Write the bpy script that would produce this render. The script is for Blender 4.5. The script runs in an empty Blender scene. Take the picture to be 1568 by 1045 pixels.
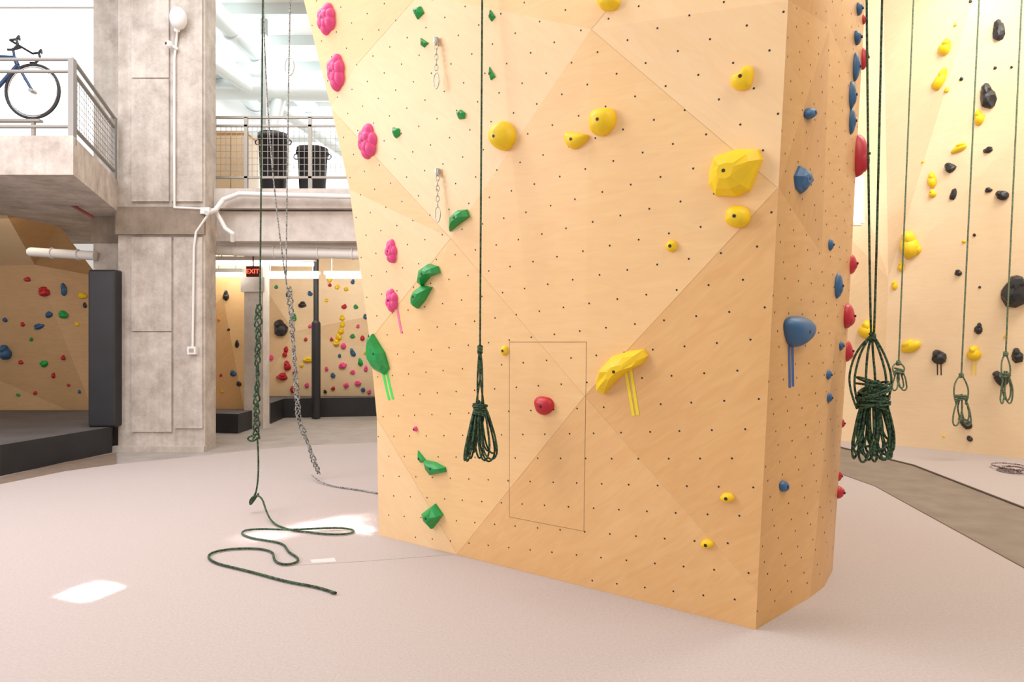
import bpy, bmesh, math, random
from mathutils import Vector, Matrix
from mathutils.bvhtree import BVHTree
random.seed(7)
S=bpy.context.scene
S.view_settings.view_transform='Standard'
S.view_settings.look='None'
F=1045.0; CX=784.0; CY=522.5; H=1.5
def P(px,py,d): return Vector(((px-CX)/F*d, d, H-(py-CY)/F*d))
def G(px,py,z=0.0):
    d=(H-z)*F/(py-CY); return P(px,py,d)

# ---------------- materials ----------------
def mat(name,col,rough=0.6,metal=0.0,emit=None,estr=0,noise=0.0,nscale=8,col2=None,bump=0,stretch=None,detail=4):
    m=bpy.data.materials.new(name); m.use_nodes=True
    nt=m.node_tree; b=nt.nodes['Principled BSDF']
    c=tuple(col)+(1,)
    b.inputs['Base Color'].default_value=c
    b.inputs['Roughness'].default_value=rough
    b.inputs['Metallic'].default_value=metal
    if emit:
        b.inputs['Emission Color'].default_value=tuple(emit)+(1,)
        b.inputs['Emission Strength'].default_value=estr
    if noise>0 or col2:
        tc=nt.nodes.new('ShaderNodeTexCoord'); mp=nt.nodes.new('ShaderNodeMapping')
        nt.links.new(tc.outputs['Object'],mp.inputs['Vector'])
        if stretch: mp.inputs['Scale'].default_value=stretch
        n=nt.nodes.new('ShaderNodeTexNoise'); n.inputs['Scale'].default_value=nscale; n.inputs['Detail'].default_value=detail
        nt.links.new(mp.outputs[0],n.inputs['Vector'])
        r=nt.nodes.new('ShaderNodeValToRGB')
        r.color_ramp.elements[0].position=0.3; r.color_ramp.elements[1].position=0.7
        k=col2 if col2 else tuple(x*(1-noise) for x in col)
        r.color_ramp.elements[0].color=tuple(k)+(1,); r.color_ramp.elements[1].color=c
        nt.links.new(n.outputs['Fac'],r.inputs['Fac']); nt.links.new(r.outputs[0],b.inputs['Base Color'])
        if bump:
            bp=nt.nodes.new('ShaderNodeBump'); bp.inputs['Strength'].default_value=bump; bp.inputs['Distance'].default_value=0.01
            nt.links.new(n.outputs['Fac'],bp.inputs['Height']); nt.links.new(bp.outputs[0],b.inputs['Normal'])
    return m

def plywood(name,c1,c2,rot=(0,0,0),rough=0.42):
    m=bpy.data.materials.new(name); m.use_nodes=True
    nt=m.node_tree; b=nt.nodes['Principled BSDF']; N=nt.nodes.new; L=nt.links.new
    tc=N('ShaderNodeTexCoord'); mp=N('ShaderNodeMapping'); L(tc.outputs['Object'],mp.inputs['Vector'])
    mp.inputs['Rotation'].default_value=rot
    mp2=N('ShaderNodeMapping'); mp2.inputs['Scale'].default_value=(1.2,1.2,7); L(mp.outputs[0],mp2.inputs['Vector'])
    n=N('ShaderNodeTexNoise'); n.inputs['Scale'].default_value=2.6; n.inputs['Detail'].default_value=9; n.inputs['Distortion'].default_value=1.8
    L(mp2.outputs[0],n.inputs['Vector'])
    n2=N('ShaderNodeTexNoise'); n2.inputs['Scale'].default_value=1.3; n2.inputs['Detail'].default_value=5; L(tc.outputs['Object'],n2.inputs['Vector'])
    r=N('ShaderNodeValToRGB'); r.color_ramp.elements[0].position=0.2; r.color_ramp.elements[1].position=0.8
    r.color_ramp.elements[0].color=tuple(c2)+(1,); r.color_ramp.elements[1].color=tuple(c1)+(1,)
    L(n.outputs['Fac'],r.inputs['Fac'])
    mx=N('ShaderNodeMix'); mx.data_type='RGBA'; mx.blend_type='MULTIPLY'; mx.inputs[0].default_value=0.6
    r2=N('ShaderNodeValToRGB'); r2.color_ramp.elements[0].position=0.3; r2.color_ramp.elements[1].position=0.65
    r2.color_ramp.elements[0].color=(0.90,0.86,0.83,1); r2.color_ramp.elements[1].color=(1,1,1,1)
    L(n2.outputs['Fac'],r2.inputs['Fac']); L(r.outputs[0],mx.inputs[6]); L(r2.outputs[0],mx.inputs[7]); L(mx.outputs[2],b.inputs['Base Color'])
    b.inputs['Roughness'].default_value=rough
    return m

def concrete(name,c1,c2,boards=0.35):
    m=bpy.data.materials.new(name); m.use_nodes=True
    nt=m.node_tree; b=nt.nodes['Principled BSDF']; N=nt.nodes.new; L=nt.links.new
    tc=N('ShaderNodeTexCoord')
    n=N('ShaderNodeTexNoise'); n.inputs['Scale'].default_value=3.2; n.inputs['Detail'].default_value=11; n.inputs['Roughness'].default_value=0.72
    L(tc.outputs['Object'],n.inputs['Vector'])
    r=N('ShaderNodeValToRGB'); r.color_ramp.elements[0].position=0.34; r.color_ramp.elements[1].position=0.62
    r.color_ramp.elements[0].color=tuple(c2)+(1,); r.color_ramp.elements[1].color=tuple(c1)+(1,)
    L(n.outputs['Fac'],r.inputs['Fac'])
    n3=N('ShaderNodeTexNoise'); n3.inputs['Scale'].default_value=1.0; n3.inputs['Detail'].default_value=3; mp=N('ShaderNodeMapping'); mp.inputs['Scale'].default_value=(11,11,0.5)
    L(tc.outputs['Object'],mp.inputs['Vector']); L(mp.outputs[0],n3.inputs['Vector'])
    r3=N('ShaderNodeValToRGB'); r3.color_ramp.elements[0].position=0.35; r3.color_ramp.elements[1].position=0.6
    r3.color_ramp.elements[0].color=(0.72,0.70,0.68,1); r3.color_ramp.elements[1].color=(1,1,1,1); L(n3.outputs['Fac'],r3.inputs['Fac'])
    mx=N('ShaderNodeMix'); mx.data_type='RGBA'; mx.blend_type='MULTIPLY'; mx.inputs[0].default_value=boards
    L(r.outputs[0],mx.inputs[6]); L(r3.outputs[0],mx.inputs[7]); L(mx.outputs[2],b.inputs['Base Color'])
    bp=N('ShaderNodeBump'); bp.inputs['Strength'].default_value=0.35; bp.inputs['Distance'].default_value=0.02
    L(n.outputs['Fac'],bp.inputs['Height']); L(bp.outputs[0],b.inputs['Normal'])
    b.inputs['Roughness'].default_value=0.85
    return m

PW=[plywood('plywood_a',(0.94,0.645,0.325),(0.88,0.565,0.26)),  # panel tones: plywood grain plus facet lighting differences put into the colour
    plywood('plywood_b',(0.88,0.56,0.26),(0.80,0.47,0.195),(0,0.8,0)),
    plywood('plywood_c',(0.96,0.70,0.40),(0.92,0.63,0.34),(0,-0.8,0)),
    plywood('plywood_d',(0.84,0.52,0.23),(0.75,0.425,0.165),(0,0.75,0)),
    plywood('plywood_side_shaded',(0.76,0.44,0.18),(0.68,0.375,0.14),(0,0.2,0)),  # right face: shade painted in as darker plywood, to contrast with the front
    plywood('plywood_side_shaded_dark',(0.69,0.385,0.15),(0.60,0.32,0.115),(0,1.2,0))]  # darker side facets, same shade put into the colour
PWR=[plywood('plywood_r1',(0.88,0.69,0.46),(0.83,0.63,0.39)),plywood('plywood_r2',(0.80,0.60,0.375),(0.74,0.53,0.31),(0,0.7,0))]
PWL=plywood('plywood_l_shaded',(0.60,0.38,0.19),(0.52,0.32,0.15))  # wall under the left mezzanine: its shade is dimmed into the tan
CON=concrete('concrete',(0.64,0.58,0.52),(0.40,0.345,0.30))
COND=concrete('concrete_dark',(0.34,0.27,0.21),(0.22,0.17,0.13))
CONS=concrete('concrete_smooth',(0.66,0.60,0.55),(0.49,0.44,0.40),0.0)
M_seam=mat('seam',(0.25,0.14,0.06)); M_hole=mat('bolt_hole',(0.02,0.015,0.01),0.5)
Y=mat('hold_yellow',(0.92,0.62,0.01),0.45,noise=0.10); GR=mat('hold_green',(0.01,0.36,0.07),0.4,noise=0.3)
PK=mat('hold_pink',(0.90,0.09,0.30),0.45,noise=0.12); RD=mat('hold_red',(0.55,0.015,0.03),0.4,noise=0.2)
BL=mat('hold_blue',(0.035,0.12,0.26),0.45,noise=0.2); BK=mat('hold_black',(0.02,0.02,0.022),0.45)
WH=mat('hold_white',(0.8,0.8,0.78),0.5); OR=mat('hold_orange',(0.8,0.25,0.03),0.5)
TG=mat('tape_green',(0.05,0.8,0.12),0.5); TY=mat('tape_yellow',(0.9,0.72,0.02),0.5); TP=mat('tape_pink',(0.95,0.2,0.4),0.5); TB=mat('tape_blue',(0.03,0.10,0.32),0.5)
M_white=mat('white_paint',(0.8,0.79,0.77),0.5); M_steel=mat('steel',(0.55,0.53,0.5),0.35,0.9); M_rail=mat('rail_metal',(0.36,0.33,0.29),0.5,0.3)
M_black=mat('black_vinyl',(0.022,0.022,0.026),0.5,noise=0.3,nscale=3); M_matTop=mat('mat_top',(0.12,0.11,0.11),0.7,noise=0.3,nscale=2)
M_win=mat('window_daylight',(0.9,0.95,1),0.3,emit=(0.93,0.97,1.0),estr=2.4)
M_lamp=mat('lamp_tube',(1,1,1),0.3,emit=(1,0.97,0.9),estr=6)
M_floor=mat('padded_floor',(0.50,0.435,0.415),0.85,noise=0.13,nscale=70,bump=0.2,detail=3)
M_conc_floor=mat('concrete_floor',(0.42,0.38,0.35),0.5,noise=0.25,nscale=3)
M_path=mat('path_floor',(0.27,0.22,0.18),0.6,noise=0.25,nscale=4)
def ropemat(name,a,b_,sc=55):
    m=bpy.data.materials.new(name); m.use_nodes=True; nt=m.node_tree; b=nt.nodes['Principled BSDF']; N=nt.nodes.new; L=nt.links.new
    tc=N('ShaderNodeTexCoord'); v=N('ShaderNodeTexVoronoi'); v.inputs['Scale'].default_value=sc*2; L(tc.outputs['Object'],v.inputs['Vector'])
    r=N('ShaderNodeValToRGB'); r.color_ramp.interpolation='CONSTANT'; r.color_ramp.elements[1].position=0.42
    r.color_ramp.elements[0].color=tuple(a)+(1,); r.color_ramp.elements[1].color=tuple(b_)+(1,)
    sp=N('ShaderNodeSeparateColor'); L(v.outputs['Color'],sp.inputs[0]); L(sp.outputs[0],r.inputs['Fac']); L(r.outputs[0],b.inputs['Base Color']); b.inputs['Roughness'].default_value=0.8
    return m
M_rg=ropemat('rope_green',(0.012,0.022,0.016),(0.045,0.11,0.05)); M_rgl=ropemat('rope_sage',(0.06,0.10,0.06),(0.15,0.20,0.12)); M_rgrey=ropemat('rope_grey',(0.08,0.085,0.085),(0.34,0.35,0.34))

# ---------------- mesh helpers ----------------
def obj(name,V,Fs,mats,fm=None,smooth=False,parent=None):
    me=bpy.data.meshes.new(name); me.from_pydata([tuple(v) for v in V],[],Fs)
    for m in (mats if isinstance(mats,list) else [mats]): me.materials.append(m)
    if fm:
        for i,p in enumerate(me.polygons): p.material_index=fm[i]
    if smooth is True:
        for p in me.polygons: p.use_smooth=True
    elif isinstance(smooth,list):
        for i,p in enumerate(me.polygons): p.use_smooth=smooth[i]
    me.update(); o=bpy.data.objects.new(name,me); S.collection.objects.link(o)
    if parent: o.parent=parent
    return o
def empty(name):
    o=bpy.data.objects.new(name,None); S.collection.objects.link(o); return o
class Geo:
    def __init__(s): s.V=[];s.F=[];s.M=[];s.S=[]
    def add(s,V,Fs,m=0,sm=False):
        o=len(s.V); s.V+= [Vector(v) for v in V]; s.F+=[[i+o for i in f] for f in Fs]; s.M+=[m]*len(Fs); s.S+=[sm]*len(Fs)
    def box(s,a,b,m=0):
        x0,y0,z0=a;x1,y1,z1=b
        V=[(x0,y0,z0),(x1,y0,z0),(x1,y1,z0),(x0,y1,z0),(x0,y0,z1),(x1,y0,z1),(x1,y1,z1),(x0,y1,z1)]
        s.add(V,[(0,3,2,1),(4,5,6,7),(0,1,5,4),(1,2,6,5),(2,3,7,6),(3,0,4,7)],m)
    def prism(s,pts,z0,z1,m=0,mt=None):
        n=len(pts); V=[(p[0],p[1],z0) for p in pts]+[(p[0],p[1],z1) for p in pts]
        s.add(V,[[i,(i+1)%n,n+(i+1)%n,n+i] for i in range(n)],m); s.add(V,[list(range(n,2*n)),list(range(n-1,-1,-1))],m if mt is None else mt)
    def tube(s,p,q,r,m=0,n=10,r2=None):
        p=Vector(p);q=Vector(q); d=(q-p).normalized(); a=d.orthogonal().normalized(); b=d.cross(a); r2=r if r2 is None else r2
        V=[p+(a*math.cos(t)+b*math.sin(t))*r for t in [2*math.pi*i/n for i in range(n)]]+[q+(a*math.cos(t)+b*math.sin(t))*r2 for t in [2*math.pi*i/n for i in range(n)]]
        s.add(V,[[i,(i+1)%n,n+(i+1)%n,n+i] for i in range(n)],m,True); s.add(V,[list(range(n-1,-1,-1)),list(range(n,2*n))],m)
    def path(s,pts,r,m=0,n=10):
        for i in range(len(pts)-1):
            s.tube(pts[i],pts[i+1],r,m,n)
            if i: s.ball(pts[i],(r,r,r),m,2)
    def torus(s,c,R,r,ax,m=0,n=28,k=8,sx=1,up=None):
        c=Vector(c); ax=Vector(ax).normalized(); a=Vector(up).normalized() if up else ax.orthogonal().normalized(); b=ax.cross(a)
        V=[]
        for i in range(n):
            t=2*math.pi*i/n; e=a*math.cos(t)*sx+b*math.sin(t)
            for j in range(k):
                u=2*math.pi*j/k; V.append(c+e*R+(e.normalized()*math.cos(u)+ax*math.sin(u))*r)
        s.add(V,[[i*k+j,((i+1)%n)*k+j,((i+1)%n)*k+(j+1)%k,i*k+(j+1)%k] for i in range(n) for j in range(k)],m,True)
    def ball(s,c,sc,m=0,sub=2,frame=None,jit=0,flat=False):
        bm=bmesh.new(); bmesh.ops.create_icosphere(bm,subdivisions=sub,radius=1)
        bm.verts.ensure_lookup_table(); c=Vector(c); V=[]
        for v in bm.verts:
            q=Vector((v.co.x*sc[0],v.co.y*sc[1],v.co.z*sc[2]))*(1+random.uniform(-jit,jit))
            V.append(c+(frame@q if frame else q))
        Fs=[[v.index for v in f.verts] for f in bm.faces]; bm.free()
        s.add(V,Fs,m,not flat)
    def make(s,name,mats,parent=None): return obj(name,s.V,s.F,mats,s.M,s.S,parent)
def bvh(o): return BVHTree.FromPolygons([v.co.copy() for v in o.data.vertices],[list(p.vertices) for p in o.data.polygons])
CAMP=Vector((0,0,H))
def cast(t,px,py):
    d=P(px,py,1)-CAMP; d.normalize()
    loc,n,i,dist=t.ray_cast(CAMP,d)
    if loc is None: return None,None
    if n.dot(d)>0: n=-n
    return loc,n
def curve(name,splines,r,m,parent=None,cyc=False,nurbs=True):
    c=bpy.data.curves.new(name,'CURVE'); c.dimensions='3D'; c.bevel_depth=r; c.bevel_resolution=2; c.resolution_u=6; c.use_fill_caps=True
    for pts in splines:
        isc=cyc
        if pts and pts[0]=='c': isc=True; pts=pts[1:]
        sp=c.splines.new('NURBS' if nurbs else 'POLY'); sp.points.add(len(pts)-1)
        for i,p in enumerate(pts): sp.points[i].co=(p[0],p[1],p[2],1)
        if nurbs: sp.order_u=4; sp.use_endpoint_u=not isc
        sp.use_cyclic_u=isc
    c.materials.append(m); o=bpy.data.objects.new(name,c); S.collection.objects.link(o)
    if parent: o.parent=parent
    return o

# ---------------- tower (central climbing wall) ----------------
A=G(1157,965); B=G(580,820); 
Ct=P(1207,0,3.16)
nrm=(B-A).cross(Ct-A).normalized()
if nrm.y>0: nrm=-nrm
def onp(px,py,off=0.0):
    d=(P(px,py,1)-CAMP); t=(A+nrm*off-CAMP).dot(nrm)/d.dot(nrm); return CAMP+d*t
def up_line(p,q,z):
    t=(z-p.z)/(q.z-p.z); return p+(q-p)*t
ZT=6.2
pt={}
pt['A']=A; pt['B']=B; pt['K']=onp(700,850); pt['L1']=onp(577,640,-0.01); pt['E1']=onp(566,520,-0.015); pt['L2']=onp(535,290,-0.02)
pt['G1']=onp(507,165,-0.01); pt['L3']=onp(465,0,-0.01); pt['L4']=up_line(pt['G1'],pt['L3'],ZT)
pt['P']=onp(690,365,0.03); pt['Q']=onp(895,607,0.04); pt['Rp']=onp(1160,905); pt['T']=onp(1192,287); pt['V']=onp(905,45,0.025)
pt['C']=Ct; pt['C4']=up_line(A,Ct,ZT); pt['U']=onp(640,-10,0.0); pt['N']=onp(960,-20,0.0)
pt['W4']=pt['L4'].lerp(pt['C4'],0.3); pt['X4']=pt['L4'].lerp(pt['C4'],0.72)
pt['G2']=onp(545,100,0.0)
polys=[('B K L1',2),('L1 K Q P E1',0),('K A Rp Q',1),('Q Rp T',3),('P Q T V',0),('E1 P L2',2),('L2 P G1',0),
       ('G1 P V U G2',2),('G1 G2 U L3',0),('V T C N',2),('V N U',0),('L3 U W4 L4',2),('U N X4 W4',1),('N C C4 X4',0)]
Mb=G(1240,916); Nb=G(1275,874)
Mt=P(1272,0,3.72); Nt=P(1325,0,4.30)
M4=up_line(Mb,Mt,ZT); N4=up_line(Nb,Nt,ZT)
Ob=G(1262,899); Ot=P(1303,0,4.02); O4=up_line(Ob,Ot,ZT)
pt['M']=Mb; pt['O']=Ob; pt['Nb']=Nb; pt['M4']=M4; pt['O4']=O4; pt['N4']=N4
pt['M1']=Mb.lerp(M4,0.32); pt['M2']=Mb.lerp(M4,0.52); pt['O1']=Ob.lerp(O4,0.25); pt['O2']=Ob.lerp(O4,0.5)
pt['N1']=Nb.lerp(N4,0.22)+Vector((.01,0,0)); pt['N2']=Nb.lerp(N4,0.47)
pt['R0']=Nb+Vector((0.02,0.25,0)); pt['R4']=N4+Vector((0.02,0.25,0))
pt['Bk1']=Vector((2.0,6.6,0)); pt['Bk14']=Vector((2.5,6.6,ZT)); pt['Bk2']=Vector((-0.8,6.9,0)); pt['Bk24']=Vector((-1.3,6.9,ZT))
polys+=[('A M M1',4),('A M1 Rp',4),('Rp M1 T',4),('T M1 M2',5),('T M2 C',4),('C M2 M4 C4',5),
        ('M O O1',5),('M O1 M1',4),('M1 O1 O2 M2',4),('M2 O2 O4 M4',5),('O Nb N1 O1',5),('O1 N1 N2 O2',4),('O2 N2 N4 O4',5),
        ('Nb R0 R4 N4 N2 N1',4),('R0 Bk1 Bk14 R4',4),('Bk1 Bk2 Bk24 Bk14',0),('Bk2 B L1 E1 L2 G1 L3 L4 Bk24',2),('L4 W4 X4 C4 M4 O4 N4 R4 Bk14 Bk24',0)]
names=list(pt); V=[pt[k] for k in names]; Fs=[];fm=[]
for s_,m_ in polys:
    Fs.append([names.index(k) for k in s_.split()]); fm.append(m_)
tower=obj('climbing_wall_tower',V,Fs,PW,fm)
bm=bmesh.new(); bm.from_mesh(tower.data); bmesh.ops.triangulate(bm,faces=bm.faces[:]); bmesh.ops.recalc_face_normals(bm,faces=bm.faces[:])
for f in bm.faces: f.smooth=f.material_index in (4,5)
bm.to_mesh(tower.data); bm.free()
TT=bvh(tower)
def lift(px,py,e=0.0015):
    l,n=cast(TT,px,py); return l+n*e
def seam(pix,r,m,name):
    spl=[]
    for a,b in pix:
        n=14; pts=[]
        for i in range(n+1):
            x=a[0]+(b[0]-a[0])*i/n; y=a[1]+(b[1]-a[1])*i/n
            l,nn=cast(TT,x,y)
            if l: pts.append(l)
        if len(pts)>1: spl.append(pts)
    return curve(name,spl,r,m,tower,nurbs=False)
M_seamL=mat('seam_light',(0.64,0.41,0.20))
seam([((780,524),(898,524)),((898,524),(894,814)),((894,814),(780,792)),((780,792),(780,524))],0.0014,M_seam,'access_hatch_seam')
seam([((577,640),(700,849)),((568,520),(690,365)),((690,365),(895,607)),((895,607),(1158,905)),((700,849),(895,607)),((895,607),(1190,289)),
      ((690,365),(507,167)),((905,45),(1190,287)),((905,45),(955,-15)),((545,100),(640,-8))],0.0011,M_seamL,'panel_seams')
g=Geo()
def dots(org,nn,rng_u,rng_v,step,rot=0.0):
    u0=Vector((0,0,1)).cross(nn).normalized(); v0=nn.cross(u0).normalized()
    u=u0*math.cos(rot)+v0*math.sin(rot); v=-u0*math.sin(rot)+v0*math.cos(rot)
    for j in range(*rng_v):
        for i in range(*rng_u):
            q=org+u*(i+0.5*(j%2))*step+v*j*step*0.86+u*random.uniform(-.004,.004)
            l,n,idx,ds=TT.ray_cast(q+nn*0.3,-nn,0.6)
            if l is None or abs(n.dot(nn))<0.975: continue
            if n.dot(nn)<0:n=-n
            if l.z<0.05: continue
            a=Vector((0,0,1)).cross(n).normalized(); b_=n.cross(a)
            c=l+n*0.001; r=0.0056
            g.add([c+(a*math.cos(t)+b_*math.sin(t))*r for t in [math.pi*k/4 for k in range(8)]],[list(range(8))])
dots(A.copy(),nrm,(-40,40),(-30,60),0.175,0.10)
nr=(Mb-A).cross(pt['M4']-A).normalized(); nr=-nr if nr.y>0 else nr
dots(A.copy()+Vector((0,0,.1)),nr,(-40,40),(-10,60),0.2,0.0)
nr2=(Nb-Mb).cross(pt['N4']-Mb).normalized(); nr2=-nr2 if nr2.y>0 else nr2
dots(Mb.copy(),nr2,(-40,40),(-10,60),0.2,0.0)
g.make('t_nut_holes',[M_hole],tower)

# ---------------- holds ----------------
def ell(cx,cy,w,h,rot=0,n=12,j=0.06):
    o=[]
    for i in range(n):
        t=2*math.pi*i/n; x=math.cos(t)*w/2*(1+random.uniform(-j,j)); y=math.sin(t)*h/2*(1+random.uniform(-j,j))
        o.append((cx+x*math.cos(rot)-y*math.sin(rot),cy+x*math.sin(rot)+y*math.cos(rot)))
    return o
def cat(pts,k=4):
    n=len(pts);o=[]
    for i in range(n):
        p0,p1,p2,p3=pts[i-1],pts[i],pts[(i+1)%n],pts[(i+2)%n]
        for s in range(k):
            t=s/k; o.append(tuple(0.5*((2*p1[a])+(-p0[a]+p2[a])*t+(2*p0[a]-5*p1[a]+4*p2[a]-p3[a])*t*t+(-p0[a]+3*p1[a]-3*p2[a]+p3[a])*t**3) for a in (0,1)))
    return o
def hold(name,outl,m,ht=0.06,facet=False,peak=(0,0),tree=None,tapes=None,tm=None,hole=True):
    tree=tree or TT
    if not facet: outl=cat(outl)
    cx=sum(p[0] for p in outl)/len(outl); cy=sum(p[1] for p in outl)/len(outl)
    c,n=cast(tree,cx,cy)
    if c is None: print('miss',name,cx,cy); return
    u=Vector((0,0,1)).cross(n).normalized(); v=n.cross(u)
    def pl(px,py):
        d=P(px,py,1)-CAMP; t=(c-CAMP).dot(n)/d.dot(n); q=CAMP+d*t-c; return Vector((q.dot(u),q.dot(v)))
    R=[pl(*p) for p in outl]; k=len(R); pk=pl(cx+peak[0],cy+peak[1])
    if facet: prof=[(1.0,-0.01),(0.97,0.30),(0.72,0.78),(0.32,1.0)]
    else: prof=[(0.96,-0.01)]+[(math.cos(t)**0.75,math.sin(t)) for t in [0.12,0.35,0.6,0.85,1.1,1.3,1.45]]
    Vv=[]
    for s,h in prof:
        for i,p in enumerate(R):
            w=(1-s); q=p*s+pk*w
            hh=h*ht
            if facet and 0.2<h<0.99: hh*=random.uniform(0.75,1.15)
            Vv.append(c+u*q.x+v*q.y+n*hh)
    g=Geo(); Fq=[[a*k+i,a*k+(i+1)%k,(a+1)*k+(i+1)%k,(a+1)*k+i] for a in range(len(prof)-1) for i in range(k)]
    g.add(Vv,Fq,0,not facet)
    top=c+u*pk.x+v*pk.y+n*(ht*1.0)
    b=(len(prof)-1)*k; g.V.append(top); ti=len(g.V)-1
    for i in range(k): g.F.append([b+i,b+(i+1)%k,ti]); g.M.append(0); g.S.append(not facet)
    if hole:
        hr=min(0.009,0.2*min(max(p.x for p in R)-min(p.x for p in R),max(p.y for p in R)-min(p.y for p in R)))
        V2=[top+n*0.0015+(u*math.cos(t)+v*math.sin(t))*hr for t in [math.pi*i/6 for i in range(12)]]
        V3=[top-n*0.01+(u*math.cos(t)+v*math.sin(t))*hr for t in [math.pi*i/6 for i in range(12)]]
        g.add(V2+V3,[list(range(12))]+[[i,(i+1)%12,12+(i+1)%12,12+i] for i in range(12)],1)
    mats=[m,M_hole]
    if tapes:
        mats.append(tm)
        for (x0,y0,x1,y1,w) in tapes:
            q=[lift(x0-w/2,y0,.002),lift(x0+w/2,y0,.002),lift(x1+w/2,y1,.002),lift(x1-w/2,y1,.002)]
            g.add(q,[[0,1,2,3]],2)
    return g.make(name,mats)
def pink(px,py,w,h,seed,ht=0.05,tapes=None):
    random.seed(seed); c,n=cast(TT,px,py); s=c.y/F; u=Vector((0,0,1)).cross(n).normalized(); v=n.cross(u); fr=Matrix((u,v,n)).transposed()
    g=Geo(); W=w*s/2; Hh=h*s/2
    g.ball(c,(W*0.84,Hh*0.86,ht*1.15),0,3,fr)
    ph=random.uniform(0,1)
    for i in range(6):
        t=2*math.pi*i/6+ph+random.uniform(-.25,.25)
        k=random.uniform(.9,1.1)
        g.ball(c+u*math.cos(t)*W*0.50+v*math.sin(t)*Hh*0.54,(W*0.54*k,Hh*0.48*k,ht*random.uniform(.85,1.15)),0,3,fr)
    for i in range(3):
        t=2*math.pi*i/3+ph+.5
        g.ball(c+u*math.cos(t)*W*0.25+v*math.sin(t)*Hh*0.3+n*ht*0.4,(W*0.42,Hh*0.38,ht*0.85),0,3,fr)
    g.add([c+n*(ht*1.28)+(u*math.cos(t)+v*math.sin(t))*0.008 for t in [math.pi*k/4 for k in range(8)]],[list(range(8))],1)
    if tapes:
        for (x0,y0,x1,y1,w_) in tapes:
            g.add([lift(x0-w_/2,y0,.002),lift(x0+w_/2,y0,.002),lift(x1+w_/2,y1,.002),lift(x1-w_/2,y1,.002)],[[0,1,2,3]],2)
    return g.make('pink_climbing_hold',[PK,M_hole,TP])
pink(502,30,36,47,1); pink(516,111,36,54,2); pink(564,217,39,52,3); pink(600,385,23,37,4,.035); pink(601,460,25,36,5,.035,[(608,472,615,511,3)]); pink(637,657,8,8,6,.02)
gh=[([(634,13),(645,10),(650,20),(640,30),(636,22)],.03),([(645,58),(657,66),(650,73),(645,70)],.02),([(751,15),(759,26),(753,33),(749,28)],.02),
([(750,102),(759,118),(752,123),(749,112)],.02),([(700,172),(706,168),(713,173),(712,182),(704,183)],.03),([(603,195),(612,197),(613,207),(607,212),(602,205)],.03),
([(690,355),(691,334),(704,322),(716,321),(720,332),(705,343)],.06),([(641,433),(645,413),(658,404),(672,408),(675,418),(660,424),(648,438)],.07),
([(633,458),(636,446),(648,437),(663,440),(652,460),(641,473),(634,468)],.07),
([(641,690),(653,705),(646,709),(642,703)],.03),([(650,704),(668,708),(683,716),(684,723),(660,728),(653,718)],.05),([(648,786),(668,771),(680,788),(663,810),(652,798)],.07)]
for o_,h_ in gh: hold('green_climbing_hold',o_,GR,h_,True)
hold('green_climbing_hold',[(563,535),(565,518),(572,511),(590,540),(597,565),(590,574),(574,566),(565,550)],GR,.07,True,(6,-4),tapes=[(586,568,596,613,3.5),(592,568,602,612,3.5)],tm=TG)
hold('yellow_climbing_hold',ell(933,5,34,26),Y,.07)
hold('yellow_climbing_hold',[(1120,130),(1122,117),(1135,112),(1142,102),(1153,103),(1154,118),(1148,136),(1130,139)],Y,.05)
hold('yellow_climbing_hold',ell(773,209,37,46,0.1),Y,.09,peak=(-3,3))
hold('yellow_climbing_hold',[(866,206),(875,203),(903,208),(893,222),(880,229),(869,222)],Y,.05)
hold('yellow_climbing_hold',[(905,180),(915,168),(938,167),(944,180),(940,197),(925,209),(908,203)],Y,.08)
hold('yellow_climbing_hold',[(1088,262),(1096,240),(1130,229),(1163,229),(1168,245),(1150,292),(1130,302),(1098,301),(1088,285)],Y,.11,True,(-5,0))
hold('yellow_climbing_hold',ell(1131,332,40,36),Y,.07)
hold('yellow_climbing_hold',ell(1029,377,18,18),Y,.03); hold('yellow_climbing_hold',ell(773,537,10,16),Y,.025)
hold('yellow_climbing_hold',[(914,587),(918,568),(938,546),(965,537),(987,535),(993,545),(985,557),(960,570),(940,588),(926,604),(915,599)],Y,.08,True,tapes=[(958,566,970,637,4.5),(966,566,977,636,4.5)],tm=TY)
hold('yellow_climbing_hold',ell(1114,762,22,15),Y,.03); hold('yellow_climbing_hold',ell(1083,833,20,14,.1),Y,.03)
hold('red_climbing_hold',[(820,613),(828,607),(843,610),(849,620),(846,630),(835,636),(824,630)],RD,.05)
hold('blue_climbing_hold',ell(1237,174,14,18),BL,.04); hold('blue_climbing_hold',[(1215,270),(1222,254),(1233,262),(1238,278),(1225,297),(1217,288)],BL,.05,True)
hold('blue_climbing_hold',[(1199,495),(1207,485),(1228,486),(1238,498),(1234,515),(1218,530),(1207,530),(1201,515)],BL,.08,tapes=[(1208,530,1209,594,3.5),(1213,530,1214,592,3.5)],tm=TB)
hold('blue_climbing_hold',ell(1198,745,13,17),BL,.03)
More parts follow.
